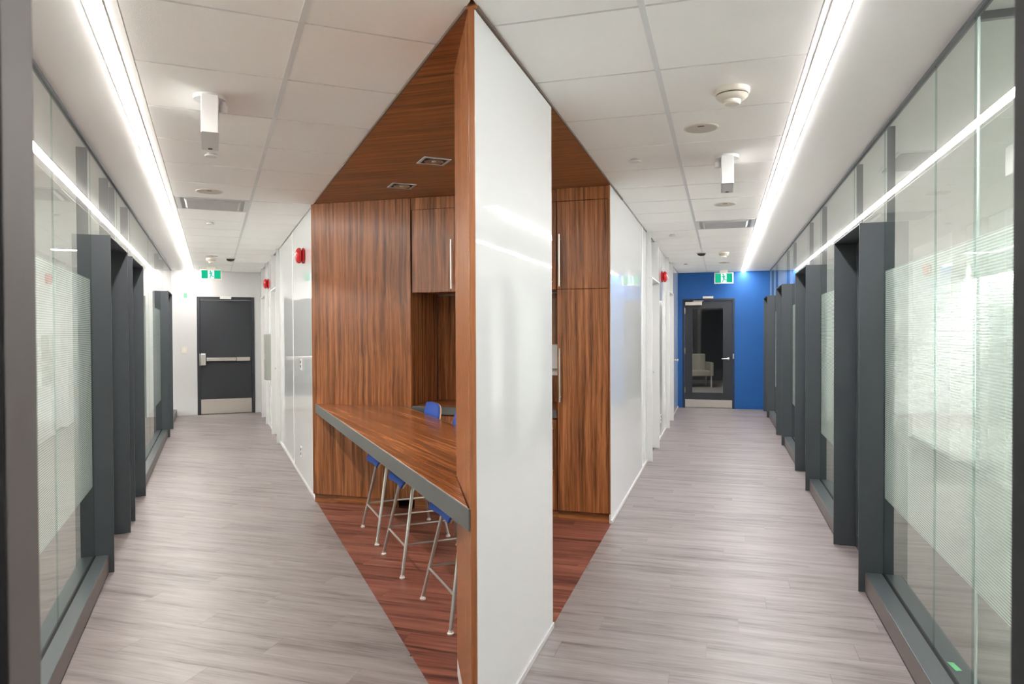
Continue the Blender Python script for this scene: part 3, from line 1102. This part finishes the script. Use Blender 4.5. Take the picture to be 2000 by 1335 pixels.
# paper towel dispenser on the side of the tall cabinet
pt = joinery('towel_dispenser', 'grey paper towel dispenser hanging beside the tall cabinet', 'dispenser', -1.2815, 1.225)
sh = MB()
prof = [(0.0, 0.20), (-0.10, 0.20), (-0.155, 0.17), (-0.17, 0.10), (-0.155, 0.03), (-0.10, 0.0), (0.0, 0.0)]
n_ = len(prof)
for yy in (0.08, 0.36):
    sh.v += [(x, yy, z) for x, z in prof]
for i in range(n_):
    j = (i + 1) % n_
    sh.f.append((i, j, n_ + j, n_ + i))
sh.f.append(tuple(range(n_)))
sh.f.append(tuple(reversed(range(n_, 2 * n_))))
sh.build('cover', 'dispenser', pt, bevel=0.006)
MB().box(-0.13, -0.02, 0.12, 0.32, -0.055, 0.0).build('paper_towel', 'white_paint', pt)

# ------------------------------------------------------------------ bar counter
CT, CB = 0.890, 0.810
bar = at('bar_counter', 'long wooden bar counter with dark grey edge running from the fin to the wood panel', 'counter', 2.44, TL, 'L')
t_in = 1.525 - TL
invL = Matrix.Rotation(A_L, 2)


def toL(p):
    q = invL @ Vector(p)
    return (q.x - TL, q.y - 2.44)


# where the back face of the joinery cuts the counter (in the counter's own frame)
def back_cut(tl):
    # find s_L with s_R = S_BACK
    lo_, hi_ = 2.0, 9.0
    for _ in range(50):
        m_ = (lo_ + hi_) / 2
        v_ = W(m_, tl, 'L')
        sr = v_.x * math.sin(A_R) + v_.y * math.cos(A_R)
        if sr < S_BACK - 0.002:
            lo_ = m_
        else:
            hi_ = m_
    return lo_ - 2.44


fl = toL(far_l)
fn = toL(n0)
front = (0.0, 0.012)
poly = [(0.0035, fn[1] + 0.03), (fl[0] - 0.002, fl[1]), (t_in, fl[1] + 0.35), (t_in, back_cut(1.525)), (0.0035, back_cut(TL + 0.0035))]
MB().prism(poly, CB + 0.006, CT).build('worktop', 'veneer_counter', bar, bevel=0.001, segs=1)
MB().box(-0.004, 0.003, fn[1] + 0.002, back_cut(TL), CB, CT + 0.0005).build('edge_band', 'counter_edge', bar, bevel=0.001, segs=1)
MB().prism([(t_in + 0.0005, fl[1] + 0.36), (t_in + 0.006, fl[1] + 0.36), (t_in + 0.006, back_cut(1.53) - 0.001), (t_in + 0.0005, back_cut(1.53) - 0.001)],
           CB, CT + 0.0005).build('edge_band', 'counter_edge', bar)
MB().prism([(0.02, fn[1] + 0.12), (fl[0] - 0.012, fl[1] - 0.01), (t_in - 0.03, fl[1] + 0.38), (t_in - 0.03, back_cut(1.49) - 0.01), (0.02, back_cut(TL + 0.02) - 0.01)],
           CB, CB + 0.0055).build('underside', 'counter_edge', bar)


# ------------------------------------------------------------------ bar stools (local -x is the front, towards the counter)
def shell(profile, half_w, thick, lift):
    """a bent seat shell: profile is (x, z, width factor) from the front lip over the seat to the top of the back"""
    mb_ = MB()
    nu = 9
    rows = []
    for i, (x, z, wf_) in enumerate(profile):
        if i == 0:
            dx, dz = profile[1][0] - x, profile[1][1] - z
        elif i == len(profile) - 1:
            dx, dz = x - profile[-2][0], z - profile[-2][1]
        else:
            dx, dz = profile[i + 1][0] - profile[i - 1][0], profile[i + 1][1] - profile[i - 1][1]
        l_ = math.hypot(dx, dz)
        nx, nz = -dz / l_, dx / l_
        rows.append((x, z, wf_, nx, nz))
    for layer in (lift + thick, lift):
        for (x, z, wf_, nx, nz) in rows:
            for u in range(nu):
                uu = -1 + 2 * u / (nu - 1)
                dish = 0.014 * uu * uu
                mb_.v.append((x + nx * (layer + dish), uu * half_w * wf_, z + nz * (layer + dish)))
    nr = len(rows)
    k = nr * nu
    for i in range(nr - 1):
        for u in range(nu - 1):
            a_ = i * nu + u
            mb_.f.append((a_, a_ + 1, a_ + nu + 1, a_ + nu))
            mb_.f.append((k + a_, k + a_ + nu, k + a_ + nu + 1, k + a_ + 1))
    for i in range(nr - 1):
        for u in (0, nu - 1):
            a_ = i * nu + u
            mb_.f.append((a_, a_ + nu, k + a_ + nu, k + a_))
    for u in range(nu - 1):
        for i in (0, nr - 1):
            a_ = i * nu + u
            mb_.f.append((a_, a_ + 1, k + a_ + 1, k + a_))
    return mb_


PROF = [(-0.226, 0.540, 0.82), (-0.226, 0.552, 0.90), (-0.217, 0.568, 0.96), (-0.19, 0.584, 1.0), (-0.14, 0.590, 1.0), (-0.05, 0.584, 1.0), (0.06, 0.578, 1.0),
        (0.13, 0.584, 1.0), (0.175, 0.608, 0.99), (0.20, 0.66, 0.98), (0.215, 0.74, 0.97), (0.232, 0.84, 0.96), (0.245, 0.92, 0.93),
        (0.250, 0.955, 0.86), (0.253, 0.972, 0.74), (0.254, 0.980, 0.58)]


def make_stool(label):
    th = thing('bar_stool', label, 'bar stool', (0, 0, 0), -A_L, 'blue bar stools at the counter')
    shell(PROF, 0.205, 0.010, -0.010).build('plywood_shell', 'ply_edge', th, smooth=True)
    shell([(x, z, w_ * 0.97) for x, z, w_ in PROF], 0.205, 0.012, 0.0004).build('upholstery', 'blue_fabric', th, smooth=True)
    fx, fy = 0.268, 0.256
    tx, ty = 0.165, 0.150
    for sx in (-1, 1):
        for sy in (-1, 1):
            pts = [(sx * fx, sy * fy, 0.018), (sx * (tx + 0.010), sy * (ty + 0.012), 0.518), (sx * tx, sy * (ty - 0.002), 0.544),
                   (sx * (tx - 0.012), sy * (ty - 0.03), 0.557), (sx * (tx - 0.02), sy * (ty - 0.10), 0.560)]
            lg = MB().tube(pts, 0.0105, 10).build('leg', 'tube_steel', th, smooth=True)
            MB().lathe([(0.016, 0.0), (0.0175, 0.003), (0.0175, 0.009), (0.012, 0.012), (0.0115, 0.022)], 'z', (sx * fx, sy * fy, 0.0), 14).build('glide', 'glide', lg, smooth=True)

    def on_leg(sx, sy, z):
        k_ = (z - 0.018) / (0.518 - 0.018)
        return (sx * (fx + (tx + 0.010 - fx) * k_), sy * (fy + (ty + 0.012 - fy) * k_), z)
    for z, (p, q) in ((0.185, ((-1, -1), (-1, 1))), (0.185, ((1, -1), (1, 1))), (0.197, ((-1, -1), (1, -1))), (0.197, ((-1, 1), (1, 1)))):
        MB().tube([on_leg(*p, z), on_leg(*q, z)], 0.0075, 8).build('footrest', 'tube_steel', th, smooth=True)
    return th


def copy_tree(o, parent=None):
    c = o.copy()
    COL.objects.link(c)
    if parent is not None:
        c.parent = parent
    for ch in list(o.children):
        copy_tree(ch, c)
    return c


stool_spots = [(5.285, 1.340, 'blue bar stool farthest from the camera, next to the wood panel'),
               (4.540, 1.338, 'middle blue bar stool under the counter, between its two neighbours'),
               (3.645, 1.362, 'blue bar stool nearest the camera, legs beside the wood fin')]
st0 = make_stool(stool_spots[0][2])
stools = [st0] + [copy_tree(st0) for _ in stool_spots[1:]]
for o, (s, t, lb) in zip(stools, stool_spots):
    o.location = W(s, t, 'L')
    o['label'] = lb

# ------------------------------------------------------------------ fire alarms, plates and cabinet on the white walls
def alarm(side, s, t, z, label):
    sg = -1 if t > 0 else 1
    th = at('fire_alarm', label, 'fire alarm', s, t, side, z, 'red fire alarm sounders')
    q = lambda lst: [(r, sg * h) for r, h in lst]
    MB().lathe(q([(0.062, 0.0), (0.080, 0.004), (0.080, 0.020), (0.060, 0.026), (0.045, 0.030)]), 'x').build('backplate', 'alarm_red', th, smooth=True)
    MB().lathe(q([(0.050, 0.028), (0.076, 0.036), (0.080, 0.050), (0.074, 0.066), (0.055, 0.080), (0.025, 0.087), (0.004, 0.088)]), 'x').build('dome', 'alarm_red', th, smooth=True)
    MB().lathe(q([(0.014, 0.085), (0.013, 0.090), (0.004, 0.092)]), 'x', (0, 0, 0), 12).build('cap', 'white_metal', th)
    return th


alarm('L', 7.35, TL + 0.004, 2.304, 'red fire alarm dome closest to the wooden bar, left corridor')
alarm('L', 12.20, TL + 0.004, 2.335, 'red fire alarm dome far down the left corridor')
alarm('R', 10.48, TR - 0.004, 2.325, 'red fire alarm dome on the white wall of the right corridor')


def wall_plate(side, s, t, z, h, label):
    sg = -1 if t > 0 else 1
    th = at('wall_plate', label, 'wall plate', s, t, side, z, 'wall plates on the white panels')
    x0, x1 = sorted((0.0, sg * 0.008))
    MB().box(x0, x1, -0.036, 0.036, 0, h).build('plate', 'white_metal', th, bevel=0.002)
    x0, x1 = sorted((sg * 0.008, sg * 0.011))
    for k_ in (0.22, 0.60):
        MB().box(x0, x1, -0.018, 0.018, h * k_, h * (k_ + 0.22)).build('socket', 'dark_slot', th)


wall_plate('L', 7.64, TL + 0.004, 1.14, 0.12, 'switch plate at chest height on the left white glass panel')
wall_plate('L', 7.70, TL + 0.004, 0.22, 0.115, 'socket plate near the floor on the left white glass panel')
wall_plate('R', 10.30, TR - 0.004, 0.215, 0.125, 'socket plate near the floor on the right corridor wall')

fc = at('extinguisher_cabinet', 'grey-green steel extinguisher cabinet on the white left corridor wall', 'cabinet', 11.86, TL + 0.004, 'L', 0.775)
MB().box(-0.078, 0.0, 0.0, 0.30, 0.0, 0.735).build('body', 'cabinet_grey', fc, bevel=0.004)
dr = MB().box(-0.090, -0.079, 0.004, 0.296, 0.004, 0.731).build('door', 'cabinet_grey', fc, bevel=0.002)
MB().box(-0.104, -0.091, 0.05, 0.065, 0.33, 0.42).build('handle', 'steel', dr)

sw = at('light_switch', 'white light switch plate on the end wall left of the charcoal door', 'switch', END_L, -0.492, 'L', 1.155)
MB().box(-0.045, 0.045, -0.008, 0.0, 0, 0.125).build('plate', 'cream_plastic', sw, bevel=0.002)
MB().box(-0.012, 0.012, -0.013, -0.008, 0.035, 0.09).build('rocker', 'white_metal', sw)
tp = at('tape_scrap', 'small scrap of green masking tape on the white end wall', 'tape', END_L - 0.0015, -0.466, 'L', 2.19)
MB().prism([(-0.030, -0.0), (0.030, -0.0), (0.030, 0.0012), (-0.030, 0.0012)], 0.0, 0.085).build('tape', 'tape_green', tp)
sv = W(3.34, GR + 0.034, 'R', 0.1205)
tp = thing('tape_scrap', 'small scrap of green masking tape lying on the sill of the right glass front', 'tape', sv, -A_R + 0.2)
MB().prism([(-0.012, -0.04), (0.014, -0.036), (0.016, 0.036), (-0.008, 0.04)], 0.0, 0.001).build('tape', 'tape_green', tp)


# ------------------------------------------------------------------ exit signs
def exit_sign(side, s, t, z, w, h, flip, label):
    th = at('exit_sign', label, 'exit sign', s, t, side, z, 'green running-man exit signs')
    MB().box(-w / 2, w / 2, 0.0, 0.05, 0.0, h).build('housing', 'cream_plastic', th, bevel=0.004)
    MB().box(-0.07, 0.07, 0.005, 0.045, h, HC - z + 0.0).build('canopy', 'cream_plastic', th)
    m = 0.020
    fh = h - 2 * m
    fw = w - 2 * m
    pw = fw * 0.335
    cx = 0.0
    MB().box(-fw / 2, cx - pw / 2, -0.003, 0.0, m, m + fh).build('green_face', 'sign_green', th)
    MB().box(cx + pw / 2, fw / 2, -0.003, 0.0, m, m + fh).build('green_face', 'sign_green', th)
    MB().box(cx - pw / 2, cx + pw / 2, -0.003, 0.0, m, m + fh).build('white_doorway', 'sign_panel', th)
    # running figure, drawn in a unit square and scaled
    sx = -1 if flip else 1

    def P(u, v):
        return (cx + sx * (u - 0.5) * fh * 0.92, m + v * fh)
    man = MB()

    def limb(pts, wd):
        for (a_, b_) in zip(pts[:-1], pts[1:]):
            d_ = Vector((b_[0] - a_[0], b_[1] - a_[1]))
            l_ = d_.length
            nrm = Vector((-d_.y, d_.x)) / l_ * wd
            ex = d_ / l_ * wd * 0.5
            q = [(a_[0] - ex.x + nrm.x, a_[1] - ex.y + nrm.y), (a_[0] - ex.x - nrm.x, a_[1] - ex.y - nrm.y),
                 (b_[0] + ex.x - nrm.x, b_[1] + ex.y - nrm.y), (b_[0] + ex.x + nrm.x, b_[1] + ex.y + nrm.y)]
            b0 = len(man.v)
            for yy in (-0.0045, -0.0032):
                for (u, v) in q:
                    X, Z = P(u, v)
                    man.v.append((X, yy, Z))
            man.f += [(b0, b0 + 1, b0 + 2, b0 + 3), (b0 + 7, b0 + 6, b0 + 5, b0 + 4)]
            for k_ in range(4):
                k2 = (k_ + 1) % 4
                man.f.append((b0 + k_, b0 + 4 + k_, b0 + 4 + k2, b0 + k2))
    limb([(0.46, 0.74), (0.52, 0.44)], 0.085)
    limb([(0.46, 0.72), (0.33, 0.62), (0.24, 0.68)], 0.035)
    limb([(0.46, 0.72), (0.62, 0.74), (0.66, 0.58)], 0.035)
    limb([(0.52, 0.44), (0.42, 0.24), (0.36, 0.05)], 0.045)
    limb([(0.52, 0.44), (0.64, 0.28), (0.82, 0.27)], 0.045)
    hx_, hz_ = P(0.43, 0.885)
    man.lathe([(0.085 * fh, -0.0045), (0.085 * fh, -0.0032)], 'y', (hx_, 0, hz_), 14)
    man.build('running_figure', 'sign_green', th)
    return th


exit_sign('L', 13.55, -0.022, 2.475, 0.352, 0.185, False, 'green running-man exit sign over the solid charcoal door')
exit_sign('R', 14.10, 0.040, 2.440, 0.352, 0.212, False, 'green running-man exit sign in front of the blue wall')


# ------------------------------------------------------------------ ceiling fittings
def smoke_detector(side, s, t, r, label):
    th = at('smoke_detector', label, 'smoke detector', s, t, side, HC - 0.002, 'round smoke detectors')
    MB().lathe([(r, 0.0), (r, -0.020), (r * 0.93, -0.026)], 'z').build('base', 'cream_plastic', th, smooth=True)
    MB().lathe([(r * 0.86, -0.025), (r * 0.86, -0.031)], 'z').build('sensing_slot', 'dark_slot', th)
    MB().lathe([(r * 0.90, -0.031), (r * 0.92, -0.036), (r * 0.78, -0.048), (r * 0.55, -0.054)], 'z').build('cover', 'cream_plastic', th, smooth=True)
    MB().lathe([(r * 0.50, -0.053), (r * 0.50, -0.068), (r * 0.42, -0.074), (0.004, -0.076)], 'z').build('nose', 'cream_plastic', th, smooth=True)


smoke_detector('R', 3.585, 0.048, 0.082, 'large cream smoke detector closest to the camera, right corridor ceiling')
smoke_detector('R', 10.95, 0.030, 0.075, 'small-looking smoke detector far down the right corridor ceiling')
smoke_detector('L', 12.00, -0.016, 0.075, 'cream smoke detector far down the left corridor ceiling')


def ceiling_speaker(side, s, t, r, label):
    th = at('ceiling_speaker', label, 'ceiling speaker', s, t, side, HC - 0.002, 'flush round ceiling speakers')
    MB().lathe([(r, 0.0), (r, -0.003), (r * 0.93, -0.006), (r * 0.90, -0.005)], 'z', (0, 0, 0), 36).build('rim', 'cream_plastic', th, smooth=True)
    MB().lathe([(r * 0.89, -0.001), (r * 0.88, -0.0058), (r * 0.3, -0.0066)], 'z', (0, 0, 0), 36).build('grille', 'speaker_grille', th, smooth=True)
    MB().box(-0.018, 0.018, -r * 0.62, -r * 0.54, -0.0085, -0.006).build('badge', 'dark_slot', th)


ceiling_speaker('R', 4.21, -0.113, 0.098, 'round beige ceiling speaker beside the near smoke detector')
ceiling_speaker('R', 6.79, 0.030, 0.100, 'round ceiling speaker before the air diffuser, right corridor')
ceiling_speaker('R', 12.55, 0.047, 0.100, 'round ceiling speaker near the blue end wall')
ceiling_speaker('L', 6.33, -0.016, 0.105, 'round ceiling speaker before the air diffuser, left corridor')
ceiling_speaker('L', 11.60, -0.012, 0.100, 'round ceiling speaker far down the left corridor')


def sprinkler(side, s, t, label):
    th = at('sprinkler_cover', label, 'sprinkler', s, t, side, HC - 0.002, 'white concealed sprinkler covers')
    MB().lathe([(0.030, 0.0), (0.030, -0.010)], 'z', (0, 0, 0), 22).build('cup', 'vent_grey', th, smooth=True)
    MB().lathe([(0.040, -0.010), (0.041, -0.014), (0.038, -0.018), (0.004, -0.019)], 'z', (0, 0, 0), 22).build('cap', 'white_metal', th, smooth=True)


sprinkler('R', 4.847, -0.565, 'white sprinkler cap on the tile beside the tall cabinet')
sprinkler('R', 8.746, -0.573, 'white sprinkler cap near the first white portal, right corridor')
sprinkler('R', 12.60, -0.591, 'white sprinkler cap nearest the blue wall')
sprinkler('L', 5.01, 0.0, 'white sprinkler cap just behind the hanging white box, left corridor')
sprinkler('L', 8.11, -0.014, 'white sprinkler cap past the air diffuser, left corridor')


def dome_camera(side, s, t, label):
    th = at('dome_camera', label, 'security camera', s, t, side, HC - 0.004, 'dark dome cameras')
    MB().lathe([(0.075, 0.0), (0.075, -0.008), (0.066, -0.012)], 'z').build('ring', 'vent_grey', th, smooth=True)
    MB().lathe([(0.062, -0.011), (0.058, -0.028), (0.042, -0.042), (0.02, -0.048), (0.003, -0.049)], 'z').build('dome', 'dome_smoke', th, smooth=True)


dome_camera('L', 11.85, 0.262, 'dark dome camera on the left corridor ceiling before the exit sign')
dome_camera('R', 10.87, -0.288, 'dark dome camera on the right corridor ceiling')


def hanging_box(side, s, t, w, d_, z0, sgn, label):
    th = at('ceiling_unit', label, 'ceiling fixture', s, t, side, z0, 'white box fixtures hanging from the ceiling')
    h = HC - 0.022 - z0
    MB().box(-w / 2, w / 2, 0.0, d_, 0.0, h).build('body', 'white_metal', th, bevel=0.002)
    MB().box(-w / 2 - 0.004, -w / 2, 0.01, d_ - 0.01, 0.0, h - 0.01).build('side_panel', 'white_metal', th)
    MB().box(w / 2, w / 2 + 0.004, 0.01, d_ - 0.01, 0.0, h - 0.01).build('side_panel', 'white_metal', th)
    MB().lathe([(0.075, h), (0.075, h + 0.020)], 'z', (0.0, 0.10, 0)).build('mounting_plate', 'white_metal', th, smooth=True)
    MB().lathe([(0.017, h - 0.055), (0.020, h - 0.045), (0.020, h - 0.02), (0.012, h - 0.018), (0.012, h)], 'z', (sgn * (w / 2 + 0.024), 0.10, 0), 14).build('swivel_knob', 'white_metal', th, smooth=True)
    MB().box(-0.010, 0.010, d_ - 0.045, d_ - 0.030, -0.0025, 0.0).build('sensor_eye', 'dark_slot', th)


hanging_box('L', 3.70, -0.004, 0.074, 0.37, 2.497, 1, 'tall white box fixture hanging from the left corridor ceiling')
hanging_box('R', 4.83, 0.036, 0.074, 0.34, 2.497, -1, 'tall white box fixture hanging from the right corridor ceiling')


def diffuser(side, t0, t1, s0, s1, label):
    th = at('air_diffuser', label, 'air vent', (s0 + s1) / 2, (t0 + t1) / 2, side, HC, 'square air diffusers in the tile ceilings')
    wx, wy = (t1 - t0) / 2 - 0.012, (s1 - s0) / 2 - 0.010
    b = 0.035
    for (x0, x1, y0, y1) in ((-wx, -wx + b, -wy, wy), (wx - b, wx, -wy, wy), (-wx + b, wx - b, -wy, -wy + b), (-wx + b, wx - b, wy - b, wy)):
        MB().box(x0, x1, y0, y1, -0.004, 0.003).build('frame_bar', 'white_metal', th)
    MB().box(-wx + b + 0.001, wx - b - 0.001, -wy + b + 0.001, wy - b - 0.001, 0.0005, 0.0035).build('throat_shade', 'cabinet_grey', th)  # flat plate, its grey stands for the shade inside the vent gap
    cone = MB()
    x, y = wx - b - 0.03, wy - b - 0.03
    cone.v += [(-x, -y, 0.0), (x, -y, 0.0), (x, y, 0.0), (-x, y, 0.0),
               (-x + 0.02, -y + 0.02, -0.014), (x - 0.02, -y + 0.02, -0.014), (x - 0.02, y - 0.02, -0.014), (-x + 0.02, y - 0.02, -0.014)]
    cone.f += [(0, 1, 2, 3), (7, 6, 5, 4), (0, 4, 5, 1), (1, 5, 6, 2), (2, 6, 7, 3), (3, 7, 4, 0)]
    cone.build('face_plate', 'vent_grey', th)


diffuser('L', -0.300, 0.319, 6.650, 7.297, 'grey square air diffuser in the left corridor ceiling')
diffuser('R', -0.275, 0.350, 7.754, 8.401, 'grey square air diffuser in the right corridor ceiling')


# ------------------------------------------------------------------ office lights, added fill lamps and a desk behind the right glass
def office_light(side, s, t, label):
    th = at('office_light', label, 'ceiling light', s, t, side, HC, 'linear lamps in the glazed offices')
    a, b = 0.16, 0.04
    MB().box(-a - 0.01, a + 0.01, -b - 0.01, b + 0.01, -0.05, 0.0).build('housing', 'white_metal', th)
    MB().box(-a, a, -b, b, -0.056, -0.0505).build('diffuser', 'office_emit', th)


office_light('L', 11.0, -1.80, 'linear ceiling lamp deep inside the office behind the left glass')
office_light('R', 11.7, 3.55, 'linear ceiling lamp deep inside the office behind the right glass')


def added_fill_light(side, tw, label):
    """added fill lamp, hidden by a made-up valance, that brightens the office"""
    sg = 1 if tw > 0 else -1
    s0, s1 = 1.0, (END_L if side == 'L' else END_R) - 0.05
    th = at('added_fill_light', label, 'added fill light', s0, tw, side, HC, 'added fill lamps on the office back walls')
    x0, x1 = sorted((-sg * 0.32, -sg * 0.30))
    MB().box(x0, x1, 0, s1 - s0, -0.26, -0.001).build('valance', 'drywall', th)  # added screen that keeps the fill lamp out of view
    x0, x1 = sorted((-sg * 0.22, -sg * 0.10))
    MB().box(x0, x1, 0.05, s1 - s0 - 0.05, -0.02, -0.002).build('fill_tray', 'white_metal', th)
    MB().box(x0 + 0.005, x1 - 0.005, 0.06, s1 - s0 - 0.06, -0.026, -0.0205).build('diffuser', 'added_fill_emit', th)


added_fill_light('L', -4.2, 'added unseen fill lamp behind a valance in the left office')
added_fill_light('R', 4.6, 'added unseen fill lamp behind a valance in the right office')

dk = at('desk', 'pale desk dimly visible through the filmed right glass', 'desk', 4.95, 1.42, 'R')
MB().box(0.0, 0.72, 0.0, 1.50, 0.705, 0.735).build('top', 'desk_white', dk, bevel=0.002)
for x in (0.04, 0.64):
    for y in (0.06, 1.40):
        MB().box(x, x + 0.04, y, y + 0.04, 0.0, 0.704).build('leg', 'white_metal', dk)
MB().box(0.06, 0.66, 1.42, 1.438, 0.30, 0.704).build('modesty_panel', 'desk_white', dk)
ch = at('office_chair', 'dark side chair by the pale desk behind the right glass', 'chair', 5.55, 2.45, 'R')
MB().box(-0.22, 0.22, -0.22, 0.22, 0.43, 0.48).build('seat', 'charcoal', ch, bevel=0.015)
MB().box(0.19, 0.23, -0.21, 0.21, 0.55, 0.88).build('backrest', 'charcoal', ch, bevel=0.012)
for sx in (-1, 1):
    for sy in (-1, 1):
        top = 0.44 if sx < 0 else 0.56
        MB().tube([(sx * 0.23, sy * 0.22, 0.0), (sx * 0.20, sy * 0.20, top)], 0.011, 8).build('leg', 'tube_steel', ch, smooth=True)
ov = at('air_diffuser', 'grey air vent in the office ceiling behind the right glass', 'air vent', 5.48, 1.27, 'R', HC)
MB().box(-0.16, 0.16, -0.30, 0.30, -0.005, 0.001).build('frame_bar', 'white_metal', ov)
MB().box(-0.14, 0.14, -0.28, 0.28, -0.009, -0.005).build('face_plate', 'vent_grey', ov)
